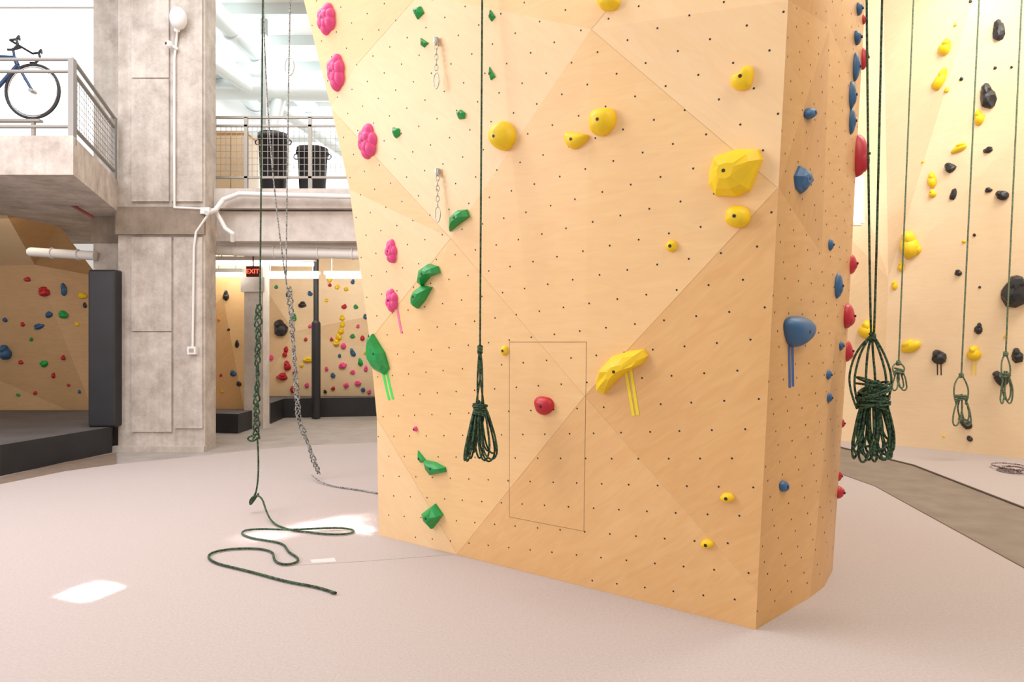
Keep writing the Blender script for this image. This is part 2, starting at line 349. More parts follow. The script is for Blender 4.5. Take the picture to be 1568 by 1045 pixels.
def edge_hold(px,py,w,h,m,nm):
    lo=Nb; hi=pt['N4']
    for k in range(40):
        mid=lo.lerp(hi,0.5); yy=CY-(mid.z-H)/mid.y*F
        if yy>py: lo=mid
        else: hi=mid
    e=lo; s=e.y/F; ex=CX+e.x/e.y*F
    n=Vector((0.75,-0.66,0)).normalized()
    if px<ex-1:
        c,n0=cast(TT,px,py)
        if c is None: c=e
        n=(n0 if n0 else n)
        fac=1.9
    else:
        c=e+Vector((min((px-ex),3)*s,0.02,0)); fac=1.25
    u=Vector((0,0,1)).cross(n).normalized(); v=n.cross(u); fr=Matrix((u,v,n)).transposed()
    g=Geo(); W=w*s/2; Hh=h*s/2
    random.seed(int(px*7+py))
    g.ball(c,(W*fac,Hh,W*1.0),0,3,fr,0.025)
    g.ball(c+v*Hh*random.uniform(-.3,.3)+n*W*.35,(W*fac*.7,Hh*.6,W*.8),0,2,fr,0.04)
    q=c+n*(W*1.16)
    g.tube(q-n*.01,q+n*.003,min(.008,W*.3),1,10)
    g.make(nm,[m,M_hole])
for px,py,w,h,m,nm in [(1314,14,12,18,BL,'blue'),(1322,30,8,14,RD,'red'),(1311,58,14,20,BL,'blue'),(1324,88,16,34,RD,'red'),(1309,103,14,42,BL,'blue'),(1303,146,14,40,BL,'blue'),
    (1303,186,13,38,BL,'blue'),(1321,237,32,66,RD,'red'),(1301,404,24,34,RD,'red'),(1282,438,14,36,BL,'blue'),(1296,484,22,38,RD,'red'),(1300,538,20,34,RD,'red'),
    (1287,530,9,14,BL,'blue'),(1271,375,9,16,BL,'blue'),(1268,574,9,14,BL,'blue'),(1269,609,9,14,BL,'blue'),(1291,649,9,14,RD,'red'),(1286,730,10,16,RD,'red'),(1288,755,18,20,RD,'red')]:
    edge_hold(px,py,w,h,m,nm+'_climbing_hold')

def qd(px,py0,py1):
    c,n=cast(TT,px,py0); g=Geo(); g.tube(c,c+n*0.02,0.014,0,10); g.box(c+Vector((-.012,-.03,-.04)),c+Vector((.012,-.012,.01)))
    s=c.y/F; L=(py1-py0)*s; y=c.y-0.035; z=c.z-0.02; i=0
    while z>c.z-L*0.62:
        g.torus((c.x,y,z),0.011,0.0035,(0,1,0) if i%2 else (1,0,0),0,16,6,1.9,(0,0,1)); z-=0.034; i+=1
    cz=c.z-L*0.80
    g.torus((c.x,y,cz),0.020,0.005,(0.5,1,0),0,20,6,2.5,(0,0,1))
    return g.make('quickdraw_chain',[M_steel])
qd(669,62,143); qd(671,262,347)

# ---------------- ropes ----------------
def zz(py,d): return H-(py-CY)/F*d
def oval(xt,xb,d,ztop,zbot,w,dy,n=14,pin=.3):
    # hanging bight of rope: narrow where gathered at the top, round sagging bottom
    o=['c']; hh=(ztop-zbot)
    for i in range(n):
        t=2*math.pi*i/n
        a=(1-math.sin(t))/2            # 0 top .. 1 bottom
        wid=w/2*(pin+(1-pin)*a**.8)*(1+random.uniform(-.10,.10))
        o.append((xt+(xb-xt)*a+math.cos(t)*wid+random.uniform(-1,1)*.04*w,d+dy*math.cos(t)+random.uniform(-.008,.008),ztop-hh*a*1.02))
    return o
def coil(name,tops,xk,d,pk,pw,pb,w,r,m,bights,nwrap,slings,seed,wr=.16,wtilt=.3,wrapoff=0.0):
    """bights: list of (x offset/w at bottom, width/w, bottom fraction)"""
    random.seed(seed); sp=[]
    for i,(x,z) in enumerate(tops):
        k=(i-(len(tops)-1)/2)*.035
        sp.append([(x,d,z),(x*.5+(xk+k)*.5,d,(z+pk)/2),(xk+k,d,pk+.03),(xk+k*.3,d,pk-.03)])
    h=pw-pb
    for (a,b) in slings:   # strands from the knot to the bundle, half widths /w at mid and at wrap height
        sp.append([(xk,d,pk+.015),(xk+a*w*.6,d+.01,pk-.22*(pk-pw)),(xk+a*w,d-.01,pk-.6*(pk-pw)),(xk+b*w,d-.012,pw),(xk+b*w*.6,d,pw-.3*h)])
    for k in range(4):
        z=pk+.014-0.011*k; rr=r*2.3
        sp.append(['c']+[(xk+math.cos(t)*rr,d+math.sin(t)*rr,z+math.sin(t+k)*.008) for t in [i*math.pi/4 for i in range(8)]])
    for (ox,ww,bf) in bights:
        sp.append(oval(xk+ox*w*.22+random.uniform(-.02,.02)*w,xk+ox*w,d+random.uniform(-.02,.02),pw+h*random.uniform(-.02,.10),pb+h*bf,ww*w,random.uniform(-.025,.025)))
    for i in range(nwrap):
        z=pw-h*wrapoff-(i*r*1.9)+random.uniform(-.5,.5)*r; rr=w*wr*random.uniform(.9,1.15); tl=random.uniform(-wtilt,wtilt)
        sp.append(['c']+[(xk+math.cos(t)*rr+random.uniform(-1,1)*r*.5,d+math.sin(t)*rr*.8-.01,z+math.cos(t)*rr*tl) for t in [j*math.pi/5 for j in range(10)]])
    return curve(name,sp,r,m)
dl=onp(742,0).y-0.10
coil('climbing_rope',[((742-CX)/F*dl,ZT-.3)],(735-CX)/F*dl,dl,zz(535,dl),zz(620,dl),zz(707,dl),66/F*dl,0.0058,M_rg,
     [(-.36,.13,.02),(-.33,.10,.06),(-.30,.14,.0),(-.26,.10,.10),(-.22,.14,.05),(-.15,.12,.16),(-.02,.26,.06),(.12,.34,.03),(.22,.42,.0),(.28,.46,.05),(.30,.34,.14),(.18,.22,.2)],6,
     [(-.07,-.05),(.07,.05),(-.02,.12),(.03,-.12)],3,wr=.15)
d2=4.0
random.seed(9)
bg=[(-.32,.24,.04),(-.27,.3,.1),(-.2,.26,.0),(-.13,.34,.08),(-.05,.28,.02),(0,.4,.1),(.05,.3,.0),(.12,.36,.06),(.2,.3,.03),(.26,.36,.09),(.31,.26,.05),(.34,.22,.14),(-.36,.18,.2),(.1,.5,.16),(-.1,.5,.2),(.22,.44,.02),(-.24,.2,.26),(.3,.3,.3)]
coil('climbing_rope',[((1322-CX)/F*d2,5.6),((1362-CX)/F*d2,5.6)],(1336-CX)/F*d2,d2,zz(516,d2),zz(592,d2),zz(707,d2),86/F*d2,0.0066,M_rg,bg,12,
     [(-.42,-.46),(-.30,-.38),(-.12,-.15),(.02,.04),(.20,.26),(.30,.36)],5,wr=.27,wtilt=.45,wrapoff=-.05)
d2=8.4
for x0,x1,k,mm,b,w in [(1402,1376,556,566,598,34),(1503,1472,575,606,652,42),(1568,1540,542,572,618,26)]:
    coil('climbing_rope',[((x0-CX)/F*d2,6.3)],(x1-CX)/F*d2,d2,zz(k,d2),zz(mm,d2),zz(b,d2),w/F*d2,0.0095,M_rgl,[(-.25,.3,.0),(.15,.45,.1),(.25,.4,.0)],3,[(-.3,-.3),(.25,.25)],int(x0),wr=.2)
d=6.0
def braid(x0,z0,x1,z1,d,amp,n,ph,dx=0):
    o=[]
    for i in range(n*6+1):
        t=i/(n*6); a=t*n*2*math.pi+ph
        o.append((x0+(x1-x0)*t+math.sin(a)*amp*(0.75+.25*math.sin(t*9)),d+math.cos(a*0.5+ph)*amp*.7,z0+(z1-z0)*t+math.cos(a*2)*amp*.5))
    return o
tail=[(470,815),(500,819),(535,819),(547,812),(520,808),(480,810),(440,812),(400,810),(372,812),(368,819),(390,826),(425,830),(438,836),(440,846),(456,853),(458,861),(440,866),(424,863),(418,855),(420,846),(400,840),(360,840),(325,845),(316,853),(328,863),(360,870),(400,880),(430,889),(460,895),(490,900),(512,908)]
fl=[G(x,y,0.012+ (0.01 if 4<=i<=7 else 0)) for i,(x,y) in enumerate(tail)]
sp=[[P(404,-260,d),P(403,0,d),P(400,250,d),P(398,468,d)]]
for k in range(3): 
    a=P(396,465,d);b=P(392,672,d); sp.append(braid(a.x,a.z,b.x,b.z,d,0.03,7,k*2.1))
sp.append([P(397,665,d),P(380,668,d),P(376,675,d),P(390,678,d),P(397,668,d)])
sp.append([P(394,670,d),P(397,715,d),P(394,755,d),P(384,775,5.95),P(381,768,5.9),P(390,757,5.95),P(402,762,5.9),P(406,780,5.75),G(415,800,.012),G(430,808,.012),G(450,813,.012)]+fl)
sp.append([P(391,756,d),P(387,765,5.95),P(380,776,5.95),P(386,772,5.97),P(396,756,5.97)])
p_=G(512,908,.012); sp.append([p_+Vector((-.02,0,0)),p_+Vector((0,0,.004)),p_+Vector((.012,-.01,0))])
curve('climbing_rope',sp,0.0078,M_rg)
d=7.4
sp=[[P(447,-200,d),P(445,0,d),P(441,110,d),P(438,430,d)],[P(403,-100,d),P(400,150,d),P(425,350,d),P(441,450,d)]]
for k in range(3):
    a=P(443,440,d);b=P(457,640,d); c_=P(480,730,d-.2); sp.append(braid(a.x,a.z,b.x,b.z,d,.03,9,k*2.1)+braid(b.x,b.z,c_.x,.06,d-.0,.03,4,k*2.1)[2:])
sp.append([P(478,728,7.35),G(490,742,.012),G(530,748,.012),G(560,752,.012),G(590,758,.012)])
curve('climbing_rope',sp,0.0078,M_rgrey)
g=Geo(); g.torus(P(443,102,7.4),0.05,.008,(0,1,0),0,20,6,1.9,(0,0,1)); g.make('carabiner',[M_steel])
random.seed(4); sp=[]
c=G(1552,718,.03)
for i in range(5):
    R=random.uniform(.08,.2); ox=random.uniform(-.1,.1); oy=random.uniform(-.2,.2)
    sp.append([(c.x+ox+math.cos(t)*R,c.y+oy+math.sin(t)*R*1.3,.012+i*.012) for t in [k*math.pi/5 for k in range(10)]])
curve('climbing_rope',sp,0.008,ropemat('rope_plum',(.12,.04,.06),(.4,.35,.33)),cyc=True)

# ---------------- floors ----------------
def flat(name,pts,z0,z1,m):
    g=Geo(); g.prism([(p[0],p[1]) for p in pts],z0,z1); o=g.make(name,[m])
    b=bmesh.new(); b.from_mesh(o.data); bmesh.ops.triangulate(b,faces=b.faces[:]); bmesh.ops.recalc_face_normals(b,faces=b.faces[:]); b.to_mesh(o.data); b.free(); return o
flat('floor',[(-14,-4),(14,-4),(14,18),(-14,18)],-0.2,-0.02,M_conc_floor)
pe=[G(x,y) for x,y in [(-200,782),(0,742),(100,722),(180,711),(320,697),(400,688),(480,682),(575,678)]]
pe2=[G(x,y) for x,y in [(1275,722),(1340,745),(1400,778),(1568,870),(1750,980)]]
flat('padded_floor',[(-8,-3)]+[(p.x,p.y) for p in pe]+[(1,9.6)]+[(p.x,p.y) for p in pe2]+[(4,-3)],-0.02,0.0,M_floor)
pe3=[G(x,y) for x,y in [(1240,672),(1290,686),(1400,713),(1568,778),(1800,875)]]
flat('walkway_floor',[(p.x,p.y) for p in pe2]+[(p.x,p.y) for p in pe3[::-1]],-0.02,-0.008,M_path)
flat('landing_pad_floor',[(p.x,p.y) for p in pe3]+[(12,8),(12,12),(2,12)],-0.02,0.0,M_floor)
curve('trim_floor_edge',[[p+Vector((0,0,-.002)) for p in pe3]],.012,mat('edge_dark',(.12,.09,.07)),nurbs=False)
curve('trim_floor_edge',[[p+Vector((0,0,-.004)) for p in pe2]],.010,mat('edge_dark2',(.16,.12,.10)),nurbs=False)
q0=[G(-200,772),G(0,742),G(100,722),G(178,711)]; q1=[G(178,693),G(100,707),G(0,730),G(-200,762)]
flat('floor_edge_board',[(p.x,p.y) for p in q0]+[(p.x,p.y) for p in q1],-0.02,-0.006,mat('edge_board',(.27,.20,.15),.6,noise=.4,nscale=6,stretch=(1,6,1)))
g=Geo(); q=[G(475,858),G(512,855),G(515,861),G(478,863)]
g.prism([(p.x,p.y) for p in q],0.0,.002); g.make('floor_label',[mat('label_white',(.66,.61,.59),.6)])
curve('trim_floor_seam',[[G(430,868,.0),G(560,860,.0),G(692,850,.0)]],.002,mat('seam_floor',(.35,.3,.28)),nurbs=False)

# ---------------- right background climbing wall ----------------
rb=[G(1180,668),G(1350,680),G(1568,703),G(1900,742)]
tops=[Vector((p.x,p.y,8)) for p in rb]
mid=[p.lerp(q,.42+.12*(-1)**i) for i,(p,q) in enumerate(zip(rb,tops))]
for i,mv in enumerate(mid): mv.y-=0.18
V=rb+mid+tops
Fs=[[0,1,4],[1,5,4],[1,2,5],[2,6,5],[2,3,6],[3,7,6],[4,5,8],[5,9,8],[5,6,10],[5,10,9],[6,7,10],[7,11,10]]
rw=obj('wall_right',V,Fs,PWR,[0,1,0,0,1,0,1,0,0,1,0,1])
RT=bvh(rw)
def many(name,tree,L,parent=None,scale=1.0,dpt=0.5):
    mats=[Y,BK,RD,BL,GR,PK,WH,OR,TY]; idx=dict(Y=0,K=1,R=2,B=3,G=4,P=5,W=6,O=7,T=8); g=Geo()
    for e in L:
        px,py,w,h,c=e[:5]; rot=e[5] if len(e)>5 else 0
        l,n=cast(tree,px,py)
        if l is None: continue
        s=l.y/F; u=Vector((0,0,1)).cross(n).normalized(); v=n.cross(u)
        u2=u*math.cos(rot)+v*math.sin(rot); v2=-u*math.sin(rot)+v*math.cos(rot); fr=Matrix((u2,v2,n)).transposed()
        kk=idx[c]
        g.ball(l-v2*h*s*.08,(w*s*.47,h*s*.42,min(w,h)*s*dpt),kk,2,fr,.14,flat=(c=='K'))
        g.ball(l+v2*h*s*.22+u2*w*s*random.uniform(-.12,.12),(w*s*.30,h*s*.30,min(w,h)*s*dpt*1.1),kk,2,fr,.12,flat=(c=='K'))
        if len(e)>6:
            for k in (-2.5,2.5):
                a=l+n*.004+u*(k*s); g.add([a-u*s*.8,a+u*s*.8,a+u*s*.8-v*e[6]*s,a-u*s*.8-v*e[6]*s],[[0,1,2,3]],kk)
    return g.make(name,mats,parent)
random.seed(21)
many('climbing_holds',RT,[(1447,73,20,24,'Y'),(1440,122,17,34,'Y',-.5),(1500,180,15,24,'Y'),(1469,227,24,13,'Y',.3),(1427,276,13,26,'Y',.2),(1428,297,12,12,'Y'),(1392,376,30,44,'Y',.3),(1380,408,10,18,'Y'),(1370,437,9,15,'Y'),(1395,530,32,19,'Y',.5),(1491,541,20,22,'Y',.2,34),(1326,505,24,28,'Y'),(1405,382,12,16,'Y'),
 (1463,38,5,5,'Y'),(1413,248,5,4,'Y'),(1445,668,5,4,'Y'),(1450,138,8,8,'Y'),
 (1530,47,17,34,'K'),(1512,148,22,42,'K',.2),(1472,121,6,6,'K'),(1513,230,14,10,'K'),(1455,257,16,17,'K',.5),(1460,298,10,18,'K',-.3),(1514,291,11,8,'K'),(1535,299,17,18,'K',.6),(1524,104,5,5,'K'),(1549,103,4,4,'K'),(1555,447,40,50,'K'),(1468,418,11,10,'K'),(1498,504,11,18,'K'),(1438,547,22,22,'K',.3,28),(1558,545,16,24,'K',.2),(1532,580,18,26,'K',.5),(1478,648,14,24,'K',.8),(1485,672,9,9,'K'),(1492,360,5,5,'K'),(1476,370,6,5,'Y'),(1486,2,5,5,'K'),(1500,440,4,4,'K'),(1540,515,6,6,'Y')])
# ---------------- left background ----------------
D=9.4
def X(px,d): return (px-CX)/F*d
g=Geo()
x0=X(181,D);x1=X(314,D)
g.box((x0,D,-.02),(x1,D+.34,7.6),0)
g.box((X(203,D),D-.03,.25),(X(264,D),D,1.62),0); g.box((X(203,D),D-.03,1.635),(X(264,D),D,2.93),0); g.box((X(268,D),D-.03,.3),(X(311,D),D,2.93),0)
g.box((X(180,D),D-.06,2.96),(x1+.01,D,3.34),1)
g.box((x0-.05,D-.08,-.02),(x1+.02,D,.06),0)
g.box((X(203,D),D-.03,3.42),(X(260,D),D,5.1),0); g.box((X(203,D),D-.03,5.12),(X(260,D),D,7.6),0); g.box((X(264,D),D-.03,3.42),(X(311,D),D,7.6),0)
g.make('concrete_column',[CON,COND])
g=Geo(); g.box((X(143,9.75),9.75,0),(X(183,9.75),10.2,7.6),0); g.box((X(141,9.75),9.72,2.9),(X(183,9.75),9.75,3.3),1); g.make('concrete_column',[CON,COND])
g=Geo(); dd=9.25
g.box((X(134,dd),dd,.33),(X(177,dd),9.7,2.47),0)
o=g.make('column_crash_pad',[M_black]); bv=o.modifiers.new('b','BEVEL'); bv.width=.03; bv.segments=3
a=[(-9,5.6),(G(0,727).x,G(0,727).y),(G(172,691).x,G(172,691).y),(X(172,11.5),11.55),(-12,11.55)]
g=Geo(); g.prism(a,-.02,.33,0,1); o=g.make('crash_mat',[M_black,M_matTop]); bv=o.modifiers.new('b','BEVEL'); bv.width=.03; bv.segments=3
g=Geo(); g.prism([(X(318,11.4),11.35),(X(372,11.4),11.2),(X(372,11.4),12.05),(X(300,12.2),12.05)],-.02,.3,0,1); g.make('crash_mat',[M_black,M_matTop])
g=Geo(); g.prism([(X(408,12.3),12.5),(X(440,13.7),13.5),(X(575,13.7),13.8),(2,13.8),(2,14.15),(-5.2,14.15)],-.02,.36,0,1); g.make('crash_mat',[M_black,M_matTop])
xl=-13; xr=X(150,11.6)
V=[(xl,11.6,.1),(xr,11.6,.1),(xl,11.6,2.7),(xr,11.6,2.6),(xl,8.6,3.2),(X(40,10),9.6,3.3),(xr,10.6,3.3),(X(40,11),11.2,2.75)]
lw=obj('wall_left',V,[[0,1,3,7,2],[2,7,5,4],[7,3,6,5]],[PWL,PWR[0]],[0,1,0])
LT=bvh(lw)
random.seed(11)
Ls=[(68,447,18,16,'R'),(98,444,9,20,'B'),(126,453,14,10,'Y'),(42,428,12,7,'R'),(75,482,14,9,'B',.5),(60,500,18,9,'B',.3),(97,482,14,13,'G'),(10,540,20,24,'B'),(35,497,7,7,'R'),(8,490,9,7,'B'),(118,497,7,6,'Y'),(130,468,6,9,'K'),(68,557,14,10,'G',.6),(97,548,8,8,'R'),(82,575,7,9,'R'),(32,555,9,7,'R'),(105,590,6,5,'R'),(28,605,7,5,'G'),(48,520,6,6,'G'),(54,602,7,6,'R'),(122,600,5,6,'B')]
many('climbing_holds',LT,Ls)
V=[(-7.2,12.2,0),(X(378,12.2),12.2,0),(X(378,12.2),12.2,3.2),(-7.2,12.2,3.2),(X(345,12.2),12.1,2.3)]
b2=obj('wall_bay',V,[[0,1,4],[1,2,4],[2,3,4],[3,0,4]],[PW[1],PW[0]],[0,1,0,1]); B2=bvh(b2)
many('climbing_holds',B2,[(346,453,10,16,'K'),(363,527,7,12,'K'),(328,530,6,14,'R'),(357,572,10,10,'B'),(366,588,8,8,'K'),(338,575,5,5,'R'),(335,490,5,5,'O'),(350,505,5,4,'K'),(340,600,6,4,'Y')])
V=[(-5.6,14.5,0),(3,14.5,0),(3,14.3,3.25),(-5.6,14.3,3.25),(X(455,14.4),14.2,1.7)]
b3=obj('wall_back',V,[[0,1,4],[1,2,4],[2,3,4],[3,0,4]],[PWR[0],PWR[1]],[0,1,0,1]); B3=bvh(b3)
random.seed(3)
L3=[(463,467,13,10,'K'),(441,452,7,9,'K'),(475,450,8,8,'B'),(450,487,9,13,'G'),(431,503,24,26,'K'),(423,440,6,6,'G'),(505,427,8,12,'Y'),(516,440,8,8,'Y'),(530,443,8,7,'Y'),(540,432,7,8,'B'),(505,437,6,6,'R'),(527,470,9,8,'R'),(545,470,8,7,'G'),
(524,487,9,9,'Y'),(524,497,9,10,'Y'),(522,507,10,10,'Y'),(519,516,10,10,'Y'),(515,525,11,11,'Y'),(540,515,9,7,'G'),(555,518,8,8,'R'),(566,515,6,6,'B'),(526,530,9,9,'P'),(540,540,8,14,'B',.4),(560,540,6,6,'Y'),(508,520,6,6,'R'),
(432,577,18,12,'R'),(440,560,12,16,'R'),(436,543,9,9,'R'),(448,597,8,10,'R'),(415,548,9,9,'P'),(452,570,8,8,'R'),(472,551,18,9,'Y'),(468,520,6,6,'R'),(475,500,7,6,'P'),(470,590,8,8,'P'),(462,560,6,6,'Y'),(438,535,8,9,'R'),
(525,560,14,10,'P',.3),(548,587,12,8,'P'),(560,565,7,10,'P'),(540,570,9,7,'P'),(510,575,8,8,'B'),(530,590,9,8,'P'),(556,597,8,7,'B'),(500,565,6,8,'P'),(520,545,6,6,'B'),(510,595,7,6,'R'),(565,600,7,7,'P'),(498,600,6,6,'K'),(552,555,8,12,'G'),(500,460,6,6,'Y'),(560,485,8,8,'B'),(548,500,6,6,'P')]
many('climbing_holds',B3,L3)
g=Geo(); g.box((X(374,11.8),11.8,-.02),(X(403,11.8),12.1,3.3),0); g.box((X(370,11.8),11.76,2.35),(X(406,11.8),11.8,2.6),0); g.make('concrete_column',[CONS])
g=Geo(); g.tube((X(484,13.3),13.3,0),(X(484,13.3),13.3,3.3),.05,0,14); g.tube((X(484,13.3),13.3,0.0),(X(484,13.3),13.3,1.85),.085,0,16); g.tube((X(484,13.3),13.3,1.85),(X(484,13.3),13.3,1.9),.085,0,16,.05); g.make('padded_post',[M_black])
g=Geo()
g.box((x1+.005,9.75,2.93),(1.5,10.2,3.35),0); g.box((x1+.005,9.65,3.38),(1.5,9.9,3.66),0); g.box((x1-2.2,10.2,3.35),(3,17.2,3.66),0)
g.make('mezzanine_slab',[CONS])
cL=(X(112,7.3),7.3); cR=(X(181,9.4),9.4)
g=Geo(); g.prism([(-13,7.3),cL,cR,(X(181,9.75),9.75),(X(181,9.75),12.5),(-13,12.5)],3.28,3.7,0); g.make('mezzanine_slab',[CON])
def window(name,x0,x1,y,z0,z1,nx,nz,fr=.06):
    e=empty(name); g=Geo(); g.box((x0,y+.03,z0),(x1,y+.05,z1)); g.make('glass_pane',[M_win],e)
    g=Geo()
    for i in range(nx+1):
        x=x0+(x1-x0)*i/nx; g.box((x-fr/2,y-.04,z0),(x+fr/2,y+.03,z1))
    for i in range(nz+1):
        z=z0+(z1-z0)*i/nz; g.box((x0,y-.035,z-fr/2),(x1,y+.03,z+fr/2))
    g.make('window_frame',[M_white],e)
window('window_1',-13,-6.2,12.5,4.4,7.6,2,1)
window('window_3',X(1262,9.4),X(1316,9.4),9.35,zz(343,9.35),zz(272,9.35),2,1,.05)
g=Geo(); g.box((-13,12.45,3.7),(-6.2,12.6,4.4)); g.make('wall_mezzanine_left',[M_white])
window('window_2',-9,3,17.1,4.3,7.4,7,2)
g=Geo(); g.box((-9,17.05,3.66),(3,17.2,4.3)); g.box((-9,17.05,7.4),(3,17.2,7.7)); g.box((-6.2,12.5,3.66),(-6.1,17.2,7.6)); g.make('wall_mezzanine_back',[M_white])
g=Geo(); g.box((-13,9.6,7.6),(3,17.3,7.75)); g.make('ceiling',[M_white])
M_duct=mat('duct_metal',(0.64,0.70,0.70),0.35,0.25)
g=Geo()
for (x,z,r) in [(-5.9,6.9,.28),(-5.1,7.1,.18)]:
    g.tube((x,10.8,z),(x+.3,16.8,z),r,0,20)
    for k in range(6): g.tube((x+.05*k,11.2+k,z),(x+.05*k,11.26+k,z),r+.02,0,20)
g.tube((-6,13.5,6.5),(1,13.8,6.5),.22,0,20); g.tube((-6,15.4,6.1),(1,15.1,6.1),.14,0,16); g.tube((-4.6,13.6,6.5),(-4.9,13.6,5.2),.13,0,14)
g.tube((-6,12.2,6.9),(-3.5,15.8,5.6),.12,0,14)
for k in range(5): g.box((-6,11+k*1.3,7.4),(1,11.12+k*1.3,7.6))
g.make('ventilation_ducts',[M_duct])
g=Geo(); g.box((X(402,13),12.9,3.66),(X(410,13),13.0,7.6)); g.make('steel_post',[mat('post_grey',(.42,.44,.44),.5)])
g=Geo(); y=9.95
zt=zz(180,y); zb=3.7
for px in (328,377,475,560): g.box((X(px,y)-.025,y-.02,zb-.1),(X(px,y)+.025,y+.02,zt))
for z in (zt,zz(193,y),zz(272,y)): g.box((X(326,y),y-.02,z-.015),(X(600,y),y+.02,z+.015))
for k in range(34):
    px=330+k*8.0; g.box((X(px,y)-.003,y-.003,zz(272,y)),(X(px,y)+.003,y+.003,zz(193,y)))
for k in range(8):
    z=zz(272,y)+k*.095; g.box((X(326,y),y-.003,z-.003),(X(600,y),y+.003,z+.003))
g.make('guard_railing',[M_rail])
g=Geo(); dR=7.38
c0=Vector((cL[0]-.06,dR,0)); c1=Vector((cR[0]+.0,9.3,0)); zt=zz(91,7.38)
def post(x,y): g.box((x-.03,y-.03,3.62),(x+.03,y+.03,zt))
post(c0.x,c0.y); post(c1.x,c1.y); post(-8.2,dR)
for z in (zt,zt-.13,3.82):
    g.tube((-12,dR,z),(c0.x,dR,z),.020,0,8); g.tube((c0.x,dR,z),(c1.x,c1.y,z),.024,0,8)
for k in range(9):
    z=3.82+k*(zt-.13-3.82)/8; g.tube((c0.x,dR,z),(c1.x,c1.y,z),.0035,0,5)
for k in range(22):
    q=c0.lerp(c1,k/21); g.tube((q.x,q.y,3.82),(q.x,q.y,zt-.13),.0035,0,5)
g.make('guard_railing',[mat('rail_grey',(0.26,0.25,0.23),.5,.3)])
def bin_(px0,px1,y,ztop,seed):
    g=Geo(); cx=X((px0+px1)/2,y); r=(px1-px0)/2/F*y; n=28; V=[];z0=3.66
    prof=[(.78*r,z0),(.8*r,z0+.02),(.96*r,ztop-.09),(1.05*r,ztop-.09),(1.05*r,ztop-.05),(1.0*r,ztop-.04),(1.0*r,ztop),(.93*r,ztop),(.75*r,z0+.05)]
    for (rr,z) in prof:
        for i in range(n):
            t=2*math.pi*i/n; k=1+.02*math.cos(14*t) if z<ztop-.1 else 1
            V.append((cx+math.cos(t)*rr*k,y+math.sin(t)*rr*k,z))
    Fs=[[a*n+i,a*n+(i+1)%n,(a+1)*n+(i+1)%n,(a+1)*n+i] for a in range(len(prof)-1) for i in range(n)]
    g.add(V,Fs,0,True); g.add([V[i] for i in range(n)],[list(range(n))[::-1]])
    for sx in (-1,1): g.torus((cx+sx*r*1.05,y,ztop-.12),.04,.01,(0,1,0),0,12,6)
    g.make('trash_can',[M_black])
bin_(396,441,10.5,zz(206,10.5),1); bin_(455,502,10.4,zz(228,10.4),2)
g=Geo(); yb=10.6
g.box((X(330,yb),yb,3.66),(X(378,yb),yb+.5,zz(205,yb)-.0),0); g.box((X(328,yb),yb-.03,zz(205,yb)),(X(380,yb),yb+.53,zz(205,yb)+.04),0)
for i in range(2): g.box((X(331+i*24,yb),yb-.02,3.75),(X(353+i*24,yb),yb,zz(209,yb)),1)
g.make('storage_cabinet',[PWR[1],PWR[0]])
e=empty('bicycle'); yb=8.7; g=Geo(); R=41/F*yb
hub=P(50,140,yb); rear=P(-72,140,yb)
for c in (hub,rear):
    g.torus(c,R,.018,(0,1,0),0,40,8); g.torus(c,R-.03,.01,(0,1,0),1,40,6)
    g.tube(c-Vector((0,.05,0)),c+Vector((0,.05,0)),.025,1,10)
    for i in range(20):
        t=math.pi*i/10; g.tube(c,c+Vector((math.cos(t),0,math.sin(t)))*(R-.03),.0025,1,4)
hd=P(22,88,yb); hdb=P(27,100,yb); bb=P(-14,146,yb); st=P(-35,84,yb)
for p,q,r in [(hd,hdb,.026),(hdb,hub,.018),(hd,st,.020),(hdb,bb,.025),(bb,st,.020),(bb,rear,.013),(st,rear,.013),(st,P(-38,68,yb),.015),(hd,P(20,74,yb),.015)]: g.tube(p,q,r,2,10)
g.tube(P(20,76,yb),P(33,72,yb),.016,0,8)
s0=P(33,72,yb)
for sgn in (-1,1):
    q=s0+Vector((0,sgn*.2,0)); g.tube(s0,q,.014,0,8); g.path([q,q+Vector((.08,0,.01)),q+Vector((.1,0,-.06)),q+Vector((.04,0,-.12)),q+Vector((-.03,0,-.12))],.015,0,8)
    g.path([q+Vector((.08,0,.01)),q+Vector((.11,0,.05)),q+Vector((.12,0,.0))],.014,0,8)
g.ball(P(-38,67,yb),(.13,.07,.025),0,2); g.ball(P(-45,66,yb),(.06,.08,.03),0,2)
g.torus(bb,.09,.008,(0,1,0),1,24,6); g.tube(bb+Vector((0,-.05,0)),bb+Vector((.1,-.05,-.13)),.009,0,8); g.tube(bb+Vector((0,.05,0)),bb+Vector((-.1,.05,.13)),.009,0,8)
g.box(bb+Vector((.06,-.13,-.145)),bb+Vector((.14,-.05,-.125)),0)
g.make('bike_body',[M_black,M_steel,mat('bike_paint',(.02,.05,.14),.3)],e)
g=Geo(); zb=hub.z-R-.02
for xq in (-8.2,-7.2,-6.1): 
    g.box((xq-.02,yb-.02,3.7),(xq+.02,yb+.02,zb)); g.box((xq-.02,yb-.3,3.7),(xq+.02,yb+.3,3.73))
g.box((-8.3,yb-.04,zb-.03),(-6.0,yb+.04,zb)); g.make('bike_rack',[M_rail])
g=Geo(); y=9.55
g.path([P(316,326,9.3),P(330,322,9.5),P(342,306,y),P(366,297,y),P(600,303,y)],.035,0)
g.path([P(331,325,y),P(345,350,y),P(356,358,y),P(356,370,9.6)],.03,0)
g.make('conduit_pipe',[M_white])
g=Geo(); g.tube(P(326,383,9.95),P(600,391,9.95),.075,0,16); g.tube(P(326,372,10.4),P(600,378,10.4),.04,0,12)
for px in (360,420,487,540): g.torus(P(px,383+(px-326)*.029,9.95),.08,.012,(1,0,0),0,16,6)
g.make('ceiling_pipe',[M_white])
